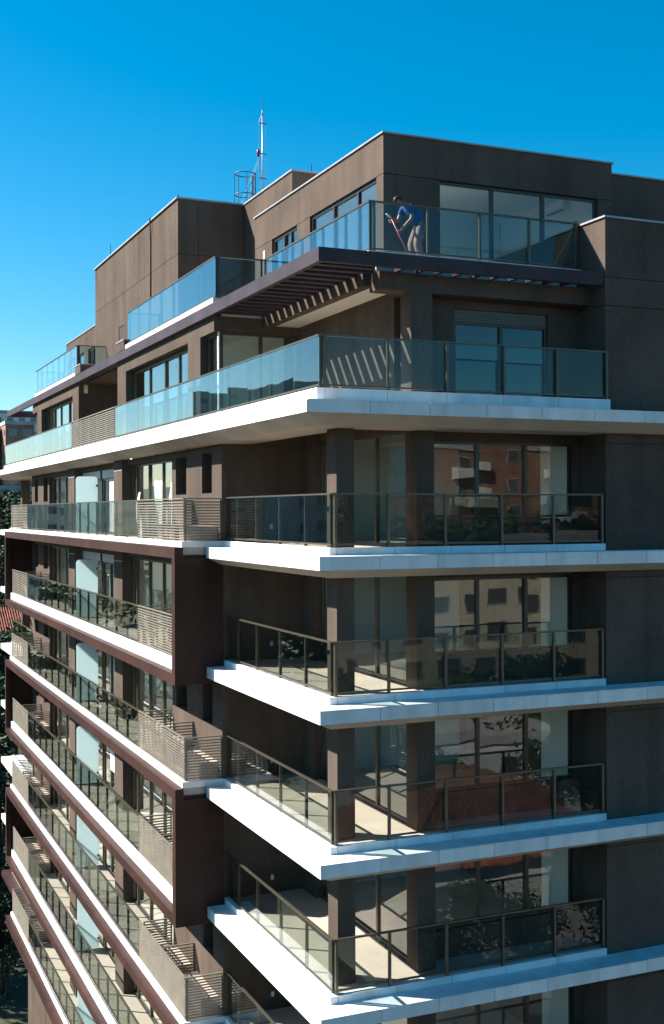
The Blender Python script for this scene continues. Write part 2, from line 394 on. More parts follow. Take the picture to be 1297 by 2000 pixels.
# ---- long left facade between the corners
def left_slab(k):
    zt = zl(k); odd = k % 2 == 1
    zA = zt - 0.15 if odd else zt
    s = B('balcony_slab', -0.60, 0.62, 7.44, SYM - 7.44, zt - 0.19, zt + 0.10, 'soffit', P)
    ys = splits(7.32, SYM - 7.32, 3.6)
    hb = 0.42 if k == 6 else 0.27
    for u0, u1 in zip(ys[:-1], ys[1:]):
        sub(B('fascia_panel', -0.823, -0.605, u0 + 0.007, u1 - 0.007, zA - hb, zA, 'maroon'), s)
    ky = splits(7.40, SYM - 7.40, 1.6)
    for i, (u0, u1) in enumerate(zip(ky[:-1], ky[1:])):
        sub(B('kerb_block', -0.612, -0.45, u0 + G / 2, u1 - G / 2, zA + 0.002, zt + 0.15, 'stone'), s)
    m = MB().box(0.64, XR - 0.5, 7.62, SYM - 7.62, zt - 0.20, zt + 0.10); sub(m.build('ceiling_slab', 'ceiling', None), s)
    for mir in (False, True):      # kerb returning to the wall at each end
        global MIR
        MIR = mir
        sub(B('kerb_block', -0.446, 0.455, 7.405, 7.52, zt - 0.0, zt + 0.15, 'stone'), s)
        MIR = False
    return s
def left_half(k):
    zt = zl(k); zf = zt + 0.10; zc = zt + 3 - 0.19; odd = k % 2 == 1; zbm = zt + 2.42
    x0, x1 = 0.43, 0.62
    def wl(a, b, z0, z1, nm='wall', xa=x0, xb=x1): B(nm, xa, xb, a, b, z0, z1, 'stucco', P)
    wl(YE + 0.232, 8.21, zf, zbm)
    wl(8.21, 9.08, zf, zt + 1.37); wl(9.08, 10.53, zf, zbm); wl(10.53, 11.59, zf, zt + 1.37); wl(11.59, 11.97, zf, zbm)
    wl(YE + 0.232, 17.28, zbm, zc, 'beam')
    for a, b in ((8.21, 9.08), (10.53, 11.59)):     # deep narrow bathroom windows
        B('reveal', 0.622, 1.02, a - 0.06, a - 0.001, zt + 1.2, zbm, 'stucco', P); B('reveal', 0.622, 1.02, b + 0.001, b + 0.06, zt + 1.2, zbm, 'stucco', P)
        window('y', 0.95, a + 0.002, b - 0.002, zt + 1.37, zbm - 0.01, (), fmat='dark_frame')
    window('y', 0.56, 11.975, 17.275, zf + 0.02, zbm - 0.01, (13.42, 15.05, 16.62), fmat='bronze')
    B('pillar', 0.24, 0.76, 17.28, 18.46, zf, zc, 'stucco', P)
    B('metal_strap', 0.232, 0.239, 17.28, 18.46, zbm - 0.17, zbm - 0.14, 'coping', P)
    wl(18.462, 21.70, zbm, zc, 'beam', 0.47, 0.66)
    # door with roller shutter box
    window('y', 0.60, 18.47, 21.65, zf + 0.02, zbm - 0.32, (19.45, 20.55), fmat='bronze')
    bx = B('shutter_box', 0.56, 0.70, 18.47, 21.65, zbm - 0.318, zbm - 0.002, 'dark_frame', P)
    for i in range(5): sub(B('slat', 0.548, 0.558, 18.50, 21.62, zbm - 0.30 + i * 0.056, zbm - 0.26 + i * 0.056, 'shutter'), bx)
    drop = {(0, False): 2.05, (3, False): 1.3, (1, True): 0.8}.get((k, MIR), 0)
    if drop:
        sh = B('roller_shutter', 0.565, 0.578, 18.52, 19.42, zbm - 0.33 - 0.03, zbm - 0.33, 'shutter', P)
        for i in range(int(drop / 0.06)):
            sub(B('slat', 0.56, 0.576, 18.52, 20.50, zbm - 0.36 - (i + 1) * 0.06, zbm - 0.36 - (i + 1) * 0.06 + 0.055, 'shutter'), sh)
    # railing and slatted screens
    zb = zt + 0.15; zr = zt + 1.235
    posts = [12.20 + i * 1.37 for i in range(7)] + [21.75]
    railing('y', -0.53, 12.16, 21.78, zb, zr, posts, 'rail_glass')
    near = not MIR
    screen('y', -0.53, 7.50, 12.12, zb, zr + 0.002, 14, joined=not near and k > 2)
    jn = k > 4 or MIR
    if not odd: screen('x', 7.50, -0.50, 0.45, zb, zr, 14, joined=jn)
    screen('x', 9.88, -0.42, 0.42, zf, zr - 0.03, 13, joined=jn)
    screen('x', 12.06, -0.42, 0.42, zf, zr - 0.03, 13, joined=jn)
    if odd:      # side of the projecting frame, two storeys of it share one panel
        zup = zl(k - 1) - 0.2705
        fs = B('frame_side', -0.822, 0.44, 7.322, 7.40, zup, zt - 0.421, 'maroon', P)
        sub(B('frame_post', -0.823, -0.60, 7.4005, 7.60, zup, zt - 0.15, 'maroon'), fs)
        sub(B('fascia_panel', -0.6, 0.44, 7.405, 7.55, zl(k - 1) - 0.6, zl(k - 1) - 0.191, 'maroon'), fs)
    # condenser plinths between the screens
    for a, b in ((7.75, 9.60), (10.1, 11.8)):
        B('condenser_plinth', -0.05, 0.428, a, b, zf, zf + 0.42, 'tile', P)
def divider(k):
    zt = zl(k) + 0.12; pts = []
    for (cx, cz, a0) in ((-0.24, zt + 1.93, 90), ):
        for i in range(6): t = R(90 + i * 18); pts.append((cx + 0.13 * math.cos(t), cz + 0.13 * math.sin(t)))
    pts += [(-0.37, zt), (0.42, zt), (0.42, zt + 2.06)]
    n = len(pts); v = [(x, 21.775, z) for x, z in pts] + [(x, 21.79, z) for x, z in pts]
    f = [tuple(range(n)), tuple(range(n, 2 * n))[::-1]] + [((i + 1) % n, i, i + n, (i + 1) % n + n) for i in range(n)]
    d = mesh_obj('privacy_divider', v, f, 'frosted', P, (0, 0, ZO))
    for z in (0.3, 1.7): sub(MB().box(0.36, 0.425, 21.76, 21.805, zt + z, zt + z + 0.07).build('bracket', 'dark_frame', None), d)
for k in range(7):
    left_slab(k)
    for MIR in (False, True): left_half(k)
    MIR = False
    divider(k)
    m = MB().box(4.6, 4.7, 7.64, SYM - 7.64, zl(k) + 0.1, zl(k) + 2.79)
    for yv in (11.78, 17.85, 21.78, SYM - 17.85, SYM - 11.78): m.box(0.78, 4.59, yv, yv + 0.1, zl(k) + 0.101, zl(k) + 2.79)
    m.build('interior_wall', 'plaster', P)
# plain lower wall
B('wall', 0.20, XR - 0.5, 7.3, SYM - 7.3, GROUND, zl(6) - 0.2, 'stucco', P)
for yv in (12.0, 17.9, 21.8, 25.7, 31.6): B('wall_joint', 0.192, 0.199, yv, yv + 0.02, GROUND, zl(6) - 0.42, 'joint', P)
B('wall', 2.8, XR - 0.6, 1.7, SYM - 1.7, GROUND, zl(6) - 0.45, 'stucco', P)

# ---- upper terrace slab running round the whole building (white edge)
X0, Y0, ZU = -0.30, -0.10, 2.19
def ust(d): return [(XR, Y0 + d), (X0 + d, Y0 + d), (X0 + d, SYM - Y0 - d), (XR, SYM - Y0 - d)]
us = sweep('floor_slab', ust, [(0.02, ZU - 0.02), (0.02, ZU - 0.25), (0.40, ZU - 0.46), (1.50, ZU - 0.46), (1.50, ZU - 0.02)], 'soffit')
sub(MB().box(1.21, XR, 1.41, SYM - 1.41, ZU - 0.20, ZU + 0.10).build('ceiling_slab', 'ceiling', None), us)
ys = splits(Y0, SYM - Y0, 1.48)
for u0, u1 in zip(ys[:-1], ys[1:]):
    sub(B('fascia_panel', X0, X0 + 0.019, u0 + G / 2, u1 - G / 2, ZU - 0.255, ZU - 0.0215, 'stone'), us)
    sub(B('ledge_panel', X0, 0.20, max(u0, 0.36) + G / 2, u1 - G / 2, ZU - 0.02, ZU, 'stone'), us)
for u0, u1 in zip(*(lambda q: (q[:-1], q[1:]))(splits(X0 + 0.0195, XR, 1.30))):
    sub(B('fascia_panel', u0 + G / 2, u1 - G / 2, Y0, Y0 + 0.019, ZU - 0.255, ZU - 0.0215, 'stone'), us)
    sub(B('ledge_panel', u0 + G / 2, u1 - G / 2, Y0, 0.355, ZU - 0.02, ZU, 'stone'), us)
KU = 2.47
for u0, u1 in zip(*(lambda q: (q[:-1], q[1:]))(splits(0.42, SYM - 0.42, 1.5))):
    sub(B('kerb_block', 0.13, 0.30, u0 + G / 2, u1 - G / 2, ZU + 0.001, KU, 'stone'), us)
for u0, u1 in zip(*(lambda q: (q[:-1], q[1:]))(splits(0.303, 7.165, 1.45))):
    sub(B('kerb_block', u0 + G / 2, u1 - G / 2, 0.42, 0.60, ZU + 0.001, KU, 'stone'), us)
sub(B('terrace_floor', 0.302, 7.165, 0.602, 7.88, ZU - 0.01, KU - 0.06, 'tile'), us)
sub(B('terrace_floor', 0.302, 0.66, 7.882, SYM - 7.882, ZU - 0.01, KU - 0.06, 'tile'), us)
railing('x', 0.52, 0.255, 7.15, KU, 3.545, (0.32, 1.72, 3.10, 4.47, 5.80, 7.10), 'blue_glass', flip=-1)
railing('y', 0.22, 0.49, 18.10, KU, 3.54, [0.55, 1.9, 3.35, 4.8, 6.25, 7.7, 9.15, 10.6, 12.05, 13.5, 14.95, 16.4, 18.05], 'blue_glass')
railing('y', 0.22, SYM - 18.10, SYM - 0.5, KU, 3.54, [SYM - q for q in (0.55, 1.9, 3.35, 4.8, 6.25, 7.7, 9.15, 10.6, 12.05, 13.5, 14.95, 16.4, 18.05)][::-1], 'blue_glass')
screen('y', 0.22, 18.14, SYM - 18.14, KU, 3.542, 14)

# storey above it
ZF, ZS = KU - 0.06, 5.03
B('wall', 2.75, 2.95, 2.27, 7.90, ZF, ZS - 0.30, 'stucco', P)
B('wall', 2.90, 3.10, 1.92, 2.26, ZF, ZS - 0.30, 'dark_frame', P)
B('beam', 2.74, 3.10, 1.66, 7.90, ZS - 0.298, ZS + 0.018, 'stucco', P)
B('pillar', 2.60, 3.11, 1.15, 1.655, ZF, 4.66, 'stucco', P)
B('beam', 1.86, 7.165, 1.16, 1.64, 4.664, ZS + 0.016, 'stucco', P)
B('wall', 3.112, 3.915, 1.66, 1.86, ZF, 4.66, 'stucco', P); B('wall', 6.35, 7.165, 1.66, 1.86, ZF, 4.66, 'stucco', P)
B('lintel', 3.92, 6.345, 1.66, 1.86, 4.47, 4.66, 'stucco', P)
window('x', 1.70, 3.92, 6.345, ZF + 0.02, 4.19, (5.13,), gmat='window_glass')
sb = B('shutter_box', 3.92, 6.345, 1.70, 1.85, 4.192, 4.466, 'dark_frame', P)
for i in range(5): sub(B('slat', 3.94, 6.32, 1.685, 1.698, 4.205 + i * 0.05, 4.24 + i * 0.05, 'bronze'), sb)
B('ceiling_panel', 1.96, 2.738, 1.66, 7.89, 4.86, 4.90, 'ceiling', P)
B('ceiling_panel', 3.12, 7.16, 1.645, 1.658, 4.80, 4.81, 'ceiling', P)
B('beam', 1.70, 1.95, 1.65, 7.90, 4.80, 5.30, 'stucco', P)
B('wall', 2.951, 8.5, 7.93, 8.05, ZF, ZS, 'plaster', P)
B('wall', 8.5, 8.6, 1.87, 7.92, ZF, ZS, 'plaster', P)
# return wall with corner window
B('beam', 0.40, 2.74, 7.90, 8.10, 4.64, ZS - 0.002, 'stucco', P)
window('x', 7.94, 0.56, 2.74, ZF + 0.02, 4.638, (1.69,), fmat='bronze')
B('corner_post', 0.52, 0.556, 7.92, 8.0, ZF, 4.638, 'white_paint', P)
def upper_half():
    def wl(a, b, z0, z1, nm='wall', xa=0.40, xb=0.60): B(nm, xa, xb, a, b, z0, z1, 'stucco', P)
    wl(8.102, 18.54, 4.64, ZS - 0.002, 'beam')
    wl(9.10, 10.24, ZF, 4.638, 'pillar', 0.40, 0.78); wl(17.36, 18.54, ZF, 4.638, 'pillar', 0.40, 0.78)
    if not MIR: window('y', 0.60, 8.02, 9.095, ZF + 0.02, 4.636, (), fmat='bronze')
    window('y', 0.66, 10.245, 17.355, ZF + 0.02, 4.60, (12.0, 13.5, 15.3), fmat='bronze')
    B('lintel', 0.62, 0.76, 10.245, 17.355, 4.602, ZS - 0.004, 'dark_frame', P)
    B('wall', 0.785, 4.2, 18.40, 18.54, ZF, ZS - 0.003, 'stucco', P)
    B('wall', 2.9, 2.98, 10.0, 18.3, ZF, ZS - 0.003, 'plaster', P)
    B('wall', 0.79, 2.89, 9.4, 9.5, ZF, ZS - 0.003, 'plaster', P)
for MIR in (False, True): upper_half()
MIR = False
B('wall', 4.3, 4.4, 18.55, SYM - 18.55, ZF, ZS - 0.003, 'stucco', P)
B('ceiling_panel', 0.61, 4.29, 18.545, SYM - 18.545, ZS - 0.06, ZS - 0.002, 'stucco', P)
window('y', 4.2, 20.6, 21.5, ZF, 4.4, (), fmat='dark_frame')
MIR = True
B('beam', 0.40, 2.74, 7.90, 8.10, 4.64, ZS - 0.002, 'stucco', P); B('wall', 0.56, 2.74, 7.96, 8.06, ZF, 4.638, 'stucco', P)
MIR = False

# ---- canopy round the roof with pergola slats at the corner
def cst(d): return [(7.165, 0.65 + d), (0.27 + d, 0.65 + d), (0.27 + d, SYM - 0.65 - d), (7.165, SYM - 0.65 - d)]
cn = sweep('canopy', cst, [(0, 5.03), (0, 5.315), (0.12, 5.315), (0.12, 5.03)], 'canopy_metal')
yv = 1.02
i = 0
while yv < 7.8:
    sub(B('pergola_slat', 0.392, 1.698, yv, yv + 0.155, 5.045, 5.30, 'canopy_metal'), cn); yv += 0.459
xv = 0.75
for i in range(14):
    x = 0.85 + i * 0.459
    if x > 1.9: sub(B('pergola_slat', x, x + 0.085, 0.775, 1.20, 5.05, 5.30, 'canopy_metal'), cn)
sub(B('canopy_infill', 0.393, 0.60, 8.105, SYM - 8.105, 5.032, 5.312, 'canopy_metal'), cn)
B('roof_slab', 1.952, XR - 0.5, 1.5, SYM - 1.5, 5.05, 5.44, 'soffit', P)
B('roof_slab', 0.602, 1.95, 7.905, SYM - 7.905, 5.034, 5.31, 'soffit', P)
# ---- roof terraces
for MIR in (False, True):
    t = B('terrace_slab', 0.52, 1.95, 8.12, 17.62, 5.312, 5.44, 'tile', P)
    for u0, u1 in zip(*(lambda q: (q[:-1], q[1:]))(splits(8.1, 17.64, 1.5))):
        sub(B('kerb_block', 0.44, 0.60, u0 + G / 2, u1 - G / 2, 5.316, 5.54, 'stone'), t)
    B('kerb_block', 0.602, 1.80, 8.10, 8.20, 5.442, 5.54, 'stone', P)
    B('kerb_block', 1.78, 1.94, 1.52, 8.098, 5.442, 5.545, 'stone', P)
    zb, zt = 5.54, 6.625
    railing('y', 0.53, 8.13, 17.60, zb, zt, [8.2, 9.5, 10.85, 12.2, 13.55, 14.9, 16.25, 17.55], 'blue_glass')
    railing('x', SYM - 8.12 if MIR else 8.12, 0.56, 1.84, zb, zt + 0.002, [0.62, 1.78], 'blue_glass') if not MIR else None
    if MIR:
        MIR = False
        railing('x', SYM - 8.12, 0.56, 1.84, zb, zt + 0.002, [0.62, 1.78], 'blue_glass')
        railing('x', SYM - 17.60, 0.56, 1.80, zb, zt + 0.002, [0.62, 1.2, 1.76], 'blue_glass')
        MIR = True
    else: railing('x', 17.60, 0.56, 1.66, zb, zt + 0.002, [0.62, 1.60], 'blue_glass')
    railing('y', 1.84, 1.57, 8.10, zb, zt, [1.64, 2.9, 4.2, 5.5, 6.8, 8.04], 'blue_glass')
    pb = B('planter_box', 0.42, 1.35, 17.72, 18.75, 5.42, 5.72, 'stucco', P)
    sub(B('rim', 0.40, 1.37, 17.70, 18.77, 5.721, 5.76, 'coping'), pb)
    sub(B('bracket', 0.50, 0.62, 17.8, 18.6, 5.316, 5.419, 'dark_frame'), pb)
MIR = False
B('kerb_block', 1.942, 7.165, 1.52, 1.68, 5.442, 5.545, 'stone', P)
railing('x', 1.60, 1.87, 7.14, 5.54, 6.627, (1.93, 3.22, 4.52, 5.80, 7.08), 'blue_glass', flip=-1)

# ---- penthouse
ZP = 5.445
def pent(MIRROR):
    global MIR
    MIR = MIRROR
    B('wall', 2.90, 9.20, 3.10, 3.30, 7.72, 8.62, 'stucco', P)      # upper band
    B('wall', 2.90, 3.10, 3.302, 11.75, 7.72, 8.62, 'stucco', P); B('wall', 9.0, 9.20, 3.302, 11.75, 7.72, 8.62, 'stucco', P)
    B('wall', 3.102, 8.998, 11.60, 11.75, 7.72, 8.62, 'stucco', P)
    B('wall', 2.93, 9.17, 3.13, 3.27, 7.7065, 7.7195, 'joint', P); B('wall', 2.93, 3.07, 3.272, 11.7, 7.7065, 7.7195, 'joint', P)
    B('wall', 9.03, 9.17, 3.272, 11.7, 7.7065, 7.7195, 'joint', P)
    B('ceiling_slab', 3.102, 8.998, 3.302, 11.598, 8.24, 8.45, 'plaster', P)
    for a, b in ((3.302, 3.47), (7.51, 8.42), (10.34, 11.75)): B('wall', 2.902, 3.10, a, b, ZP, 7.706, 'stucco', P)
    B('wall', 2.902, 4.34, 3.102, 3.30, ZP, 7.706, 'stucco', P); B('wall', 8.79, 9.198, 3.102, 3.30, ZP, 7.706, 'stucco', P)
    B('wall', 9.0, 9.198, 3.302, 11.75, ZP, 7.706, 'plaster', P)
    B('wall', 3.102, 8.96, 8.0, 8.1, ZP, 8.238, 'plaster', P)
    B('wall', 8.97, 8.998, 3.302, 7.99, ZP, 8.238, 'plaster', P)
    B('wall', 2.92, 9.19, 11.6, 11.74, ZP, 7.706, 'plaster', P)
    B('interior_floor', 3.3, 8.99, 3.302, 7.99, 5.441, ZP + 0.012, 'wood_floor', P)
    c = MB().box(2.86, 9.24, 3.06, 3.34, 8.622, 8.66).box(2.86, 3.14, 3.342, 11.79, 8.622, 8.66).box(8.96, 9.24, 3.342, 11.79, 8.622, 8.66)
    c.build('coping', 'coping', P)
    window('y', 2.96, 3.475, 7.505, ZP + 0.02, 7.70, (4.61, 6.06), fmat='dark_frame')
    window('y', 2.96, 8.425, 10.335, ZP + 0.02, 7.70, (9.0, 9.5), fmat='dark_frame')
    if not MIRROR: window('x', 3.18, 4.345, 8.785, ZP + 0.02, 7.70, (5.80, 7.23), fmat='dark_frame')
    else: B('wall', 4.345, 8.785, 3.12, 3.30, ZP, 7.70, 'stucco', P)
    # taller stair volume behind
    B('wall', 3.90, 9.0, 11.76, 15.62, ZP, 10.02, 'stucco', P)
    B('wall', 3.90, 9.0, 11.30, 11.758, 8.662, 10.02, 'stucco', P)
    MB().box(3.86, 9.04, 11.26, 15.618, 10.022, 10.07).build('coping', 'coping', P)
    MIR = False
pent(False); pent(True)
mb = MB().box(2.885, 2.899, 10.88, 11.02, 7.3, 7.52); mb.build('wall_lamp', 'white_paint', P)
B('wall', 9.202, XR + 0.02, 4.5, 12.0, 5.45, 8.84, 'stucco', P); B('coping', 9.242, XR + 0.04, 4.46, 4.76, 8.842, 8.885, 'coping', P)
# lift volume: stucco panels with open joints
lv = B('wall', 1.70, 9.0, 15.66, SYM - 15.66, ZP, 10.00, 'joint', P)
yj = [15.64, 15.95, 18.9, 20.75, 22.7, 27.6, 27.93]
for a, b in zip(yj[:-1], yj[1:]):
    for z0, z1 in ((5.445, 8.27), (8.27, 10.03)):
        if a == 22.7 and z0 < 6:
            for q in ((a, 22.95, z0, z1), (23.75, b, z0, z1), (22.95, 23.75, 7.05, z1), (22.95, 23.75, z0, 6.2)):
                sub(B('wall_panel', 1.68, 1.699, q[0] + 0.009, q[1] - 0.009, q[2] + 0.008, q[3] - 0.008, 'stucco'), lv)
            continue
        sub(B('wall_panel', 1.68, 1.699, a + 0.009, b - 0.009, z0 + 0.008, z1 - 0.008, 'stucco'), lv)
for a, b in ((1.6805, 2.35), (2.35, 3.898)):
    for z0, z1 in ((5.445, 8.27), (8.27, 10.03)):
        sub(B('wall_panel', a + (0.009 if a > 2 else 0), b - 0.009, 15.63, 15.655, z0 + 0.008, z1 - 0.008, 'stucco'), lv)
sub(MB().box(1.62, 9.0, 15.58, 15.9, 10.032, 10.085).box(1.62, 1.95, 15.902, 27.98, 10.032, 10.085).build('coping', 'coping', None), lv)
cb = MB().tube([(1.60, 18.82, 10.13), (1.63, 18.86, 9.7), (1.655, 18.92, 9.2), (1.655, 18.95, 8.0), (1.655, 18.98, 6.9)], 0.022, 6); cb.build('lightning_cable', 'dark_frame', P)
for (x, y, h) in ((1.75, 25.4, 0.5), (1.75, 15.8, 0.16), (4.6, 11.5, 0.28), (1.75, 19.0, 0.12)):
    MB().tube([(x, y, 10.08), (x, y, 10.08 + h)], 0.012, 6).build('lightning_rod', 'dark_frame', P)

# ------------------------------------------------------------------ things on the roof
surf('galvanised', (0.40, 0.42, 0.44), 0.35, metal=0.5, var=0.05)
surf('cage_steel', (0.10, 0.12, 0.14), 0.5, metal=0.3, var=0.1)
surf('beacon_red', (0.20, 0.01, 0.03), 0.3, var=0.05)
def part(mb, name, mat, root, smooth=False):
    o = mb.build(name, mat, None, smooth); o.parent = root; o.location = o.location - root.location; return o
mx, my = 4.88, 16.5
mast = tag(empty('antenna_mast', (mx, my, ZO + 10.03)), 'tall thin metal antenna mast with red beacon standing on the roof', 'antenna')
part(MB().tube([(mx, my, 10.03), (mx, my, 11.6), (mx, my, 13.55)], [0.025, 0.022, 0.02], 10), 'pole', 'galvanised', mast, True)
part(MB().tube([(mx, my, 13.551), (mx, my, 13.95)], 0.01, 6), 'tip_rod', 'cage_steel', mast)
for z in (11.25, 12.08, 13.1):
    part(MB().tube([(mx - 0.15, my - 0.03, z), (mx + 0.15, my + 0.03, z)], 0.016, 6), 'cross_arm', 'cage_steel', mast)
for sx in (-1, 1):
    part(MB().tube([(mx + sx * 0.15, my + sx * 0.03, 10.1), (mx + sx * 0.14, my + sx * 0.03, 12.1), (mx + sx * 0.13, my, 13.1), (mx, my, 13.5)], 0.007, 5), 'cable', 'cage_steel', mast)
part(MB().tube([(mx - 0.02, my, 11.2), (mx - 0.13, my, 11.55), (mx - 0.145, my, 11.98)], 0.014, 6), 'beacon_bracket', 'galvanised', mast)
part(MB().tube([(mx - 0.145, my, 11.98), (mx - 0.145, my, 12.0), (mx - 0.145, my, 12.16), (mx - 0.145, my, 12.22)], [0.04, 0.055, 0.055, 0.02], 10), 'beacon', 'beacon_red', mast, True)
for dx, dy in ((-0.9, -0.2), (-0.55, 0.3)):
    part(MB().tube([(mx + dx, my + dy, 10.08), (mx - 0.12, my, 11.95)], 0.006, 5), 'guy_wire', 'cage_steel', mast)

cx, cyy = 4.24, 16.5
cage = tag(empty('ladder_cage', (cx, cyy, ZO + 10.03)), 'round steel safety cage of a roof ladder left of the mast', 'ladder cage')
rr = 0.34
for z in (10.62, 11.32):
    pts = [(cx + rr * math.cos(R(a)), cyy + rr * 0.95 * math.sin(R(a)), z) for a in range(40, 331, 18)]
    part(MB().tube(pts, 0.016, 6), 'hoop', 'cage_steel', cage)
for a in (60, 110, 165, 215, 265, 310):
    x, y = cx + rr * math.cos(R(a)), cyy + rr * 0.95 * math.sin(R(a))
    part(MB().tube([(x, y, 10.05), (x, y, 11.33)], 0.012, 6), 'cage_bar', 'cage_steel', cage)
for a in (-24, 24):
    x, y = cx + rr * 1.05 * math.cos(R(a)), cyy + rr * math.sin(R(a))
    part(MB().tube([(x, y, 10.03), (x, y, 11.36)], 0.024, 6), 'ladder_rail', 'cage_steel', cage)
for z in (10.3, 10.6, 10.9, 11.2):
    x = cx + rr * 1.05 * math.cos(R(24)); part(MB().tube([(x, cyy - rr * 0.4, z), (x, cyy + rr * 0.4, z)], 0.012, 6), 'rung', 'cage_steel', cage)

# air conditioner on the room's end wall, seen through the upper window
surf('ac_white', (0.82, 0.83, 0.83), 0.35, var=0.02)
ac = tag(empty('air_conditioner', (8.96, 4.6, ZO + 7.8)), 'white split air conditioner high on the wall behind the upper window', 'air conditioner')
prof = [(0, 0), (-0.14, 0.0), (-0.21, 0.06), (-0.22, 0.22), (-0.17, 0.29), (0, 0.30)]
v = [(8.968 + a, 4.55, 7.82 + b) for a, b in prof] + [(8.968 + a, 5.40, 7.82 + b) for a, b in prof]; n = len(prof)
o = mesh_obj('case', v, [tuple(range(n)), tuple(range(n, 2 * n))[::-1]] + [((i + 1) % n, i, i + n, (i + 1) % n + n) for i in range(n)], 'ac_white', ac, (0, 0, ZO)); o.location = o.location - ac.location
part(MB().box(8.77, 8.82, 4.6, 5.35, 7.798, 7.819), 'louvre', 'dark_frame', ac)
part(MB().tube([(8.945, 5.41, 7.95), (8.945, 5.5, 7.95), (8.945, 5.52, 8.23)], 0.02, 6), 'pipe', 'ac_white', ac)

# stick leaning against the end of the upper railing
surf('stick_wood', (0.50, 0.19, 0.07), 0.6, var=0.15, scale=8)
stick = tag(empty('broom_stick', (6.55, 1.9, ZO + 5.56)), 'brown wooden broom stick leaning at the right end of the upper terrace', 'stick')
part(MB().tube([(6.55, 1.86, 5.49), (6.9, 1.80, 6.13), (7.12, 1.76, 6.56)], 0.016, 8), 'handle', 'stick_wood', stick)
part(MB().tube([(7.12, 1.76, 6.561), (7.20, 1.745, 6.72)], 0.019, 8), 'grip', 'dark_frame', stick)

# ------------------------------------------------------------------ person scrubbing the upper terrace
surf('skin', (0.30, 0.125, 0.065), 0.5, var=0.05, scale=9, spec=0.4)
surf('shirt', (0.010, 0.055, 0.22), 0.85, var=0.15, scale=7, bump=0.3, gscale=18)
surf('trousers', (0.20, 0.125, 0.11), 0.9, var=0.15, scale=6, bump=0.4, gscale=16)
surf('hair', (0.018, 0.014, 0.012), 0.6, var=0.1)
surf('shoe', (0.03, 0.028, 0.03), 0.5, var=0.1)
surf('pole_pink', (0.72, 0.10, 0.14), 0.35, var=0.05)
surf('rag_white', (0.75, 0.76, 0.76), 0.9, var=0.05)
FZ = 5.455
person = tag(empty('person', (3.30, 2.20, ZO + FZ)), 'person in blue shirt bending over to scrub the upper terrace floor', 'person')
def skin(name, verts, edges, radii, mat, parent, sub_lv=2, root=0):
    me = bpy.data.meshes.new(name); me.from_pydata([Vector(v) - Vector((parent.location.x, parent.location.y, parent.location.z - ZO)) for v in verts], edges, [])
    me.materials.append(MAT[mat]); o = bpy.data.objects.new(name, me); link(o, parent)
    md = o.modifiers.new('skin', 'SKIN'); md.use_smooth_shade = True; md.branch_smoothing = 0.3
    for i, r in enumerate(radii):
        sv = me.skin_vertices[0].data[i]; sv.radius = (r, r) if not isinstance(r, tuple) else r; sv.use_root = (i == root)
    ss = o.modifiers.new('subdivision', 'SUBSURF'); ss.levels = sub_lv; ss.render_levels = sub_lv
    return o
# joints (x towards the right of the picture, y away, z up)
PEL = (3.36, 2.22, 6.36); WAI = (3.31, 2.22, 6.52); CHE = (3.14, 2.22, 6.69); NEC = (2.99, 2.22, 6.80)
HB = (2.92, 2.21, 6.83); HT = (2.80, 2.20, 6.885)
sL = (3.03, 2.40, 6.73); eL = (2.93, 2.42, 6.47); hL = (2.715, 2.255, 6.43)
sR = (3.06, 2.04, 6.71); eR = (3.06, 1.98, 6.45); hR = (2.835, 2.135, 6.17)
kL = (3.20, 2.32, 5.94); aL = (3.34, 2.33, 5.545); kR = (3.24, 2.11, 5.93); aR = (3.38, 2.10, 5.545)
def mixp(a, b, t): return tuple(a[i] + (b[i] - a[i]) * t for i in range(3))
V = [PEL, WAI, CHE, NEC, HB, sL, eL, hL, sR, eR, hR, (3.36, 2.32, 6.30), kL, aL, (3.37, 2.12, 6.30), kR, aR]
E_ = [(0, 1), (1, 2), (2, 3), (3, 4), (2, 5), (5, 6), (6, 7), (2, 8), (8, 9), (9, 10), (0, 11), (11, 12), (12, 13), (0, 14), (14, 15), (15, 16)]
Rr = [0.115, 0.10, 0.12, 0.055, 0.05, 0.06, 0.046, 0.033, 0.06, 0.046, 0.033, 0.08, 0.055, 0.035, 0.08, 0.055, 0.035]
POLE_T = Vector((2.665, 2.235, 6.475)); POLE_B = Vector((3.02, 2.03, 5.58)); pd = (POLE_B - POLE_T).normalized()
def hand(idx, centre, side):
    """palm and five fingers of unequal length, curled round the pole"""
    c = Vector(centre); base = len(V)
    across = pd; tow = Vector((-0.75, 0.1 * side, -0.3)).normalized()
    tow = (tow - across * tow.dot(across)).normalized(); nrm = across.cross(tow).normalized() * side
    pal = c + tow * 0.025; V.append(tuple(pal)); Rr.append(0.03); E_.append((idx, base))
    for q, (off, ln) in enumerate(((-0.036, 0.062), (-0.012, 0.07), (0.012, 0.066), (0.036, 0.052))):
        a = pal + across * off + tow * 0.03; b = a + tow * ln * 0.45 + nrm * ln * 0.35; d = b - tow * ln * 0.25 + nrm * ln * 0.45
        k = len(V); V.extend([tuple(a), tuple(b), tuple(d)]); Rr.extend([0.0105, 0.0095, 0.0085]); E_.extend([(base, k), (k, k + 1), (k + 1, k + 2)])
    a = c - across * 0.03 * side + tow * 0.02 + nrm * 0.02; b = a + tow * 0.03 + nrm * 0.025; d = b + tow * 0.015 + nrm * 0.02 + across * 0.012
    k = len(V); V.extend([tuple(a), tuple(b), tuple(d)]); Rr.extend([0.012, 0.0105, 0.009]); E_.extend([(base, k), (k, k + 1), (k + 1, k + 2)])
hand(7, hL, 1); hand(10, hR, -1)
skin('body', V, E_, Rr, 'skin', person)
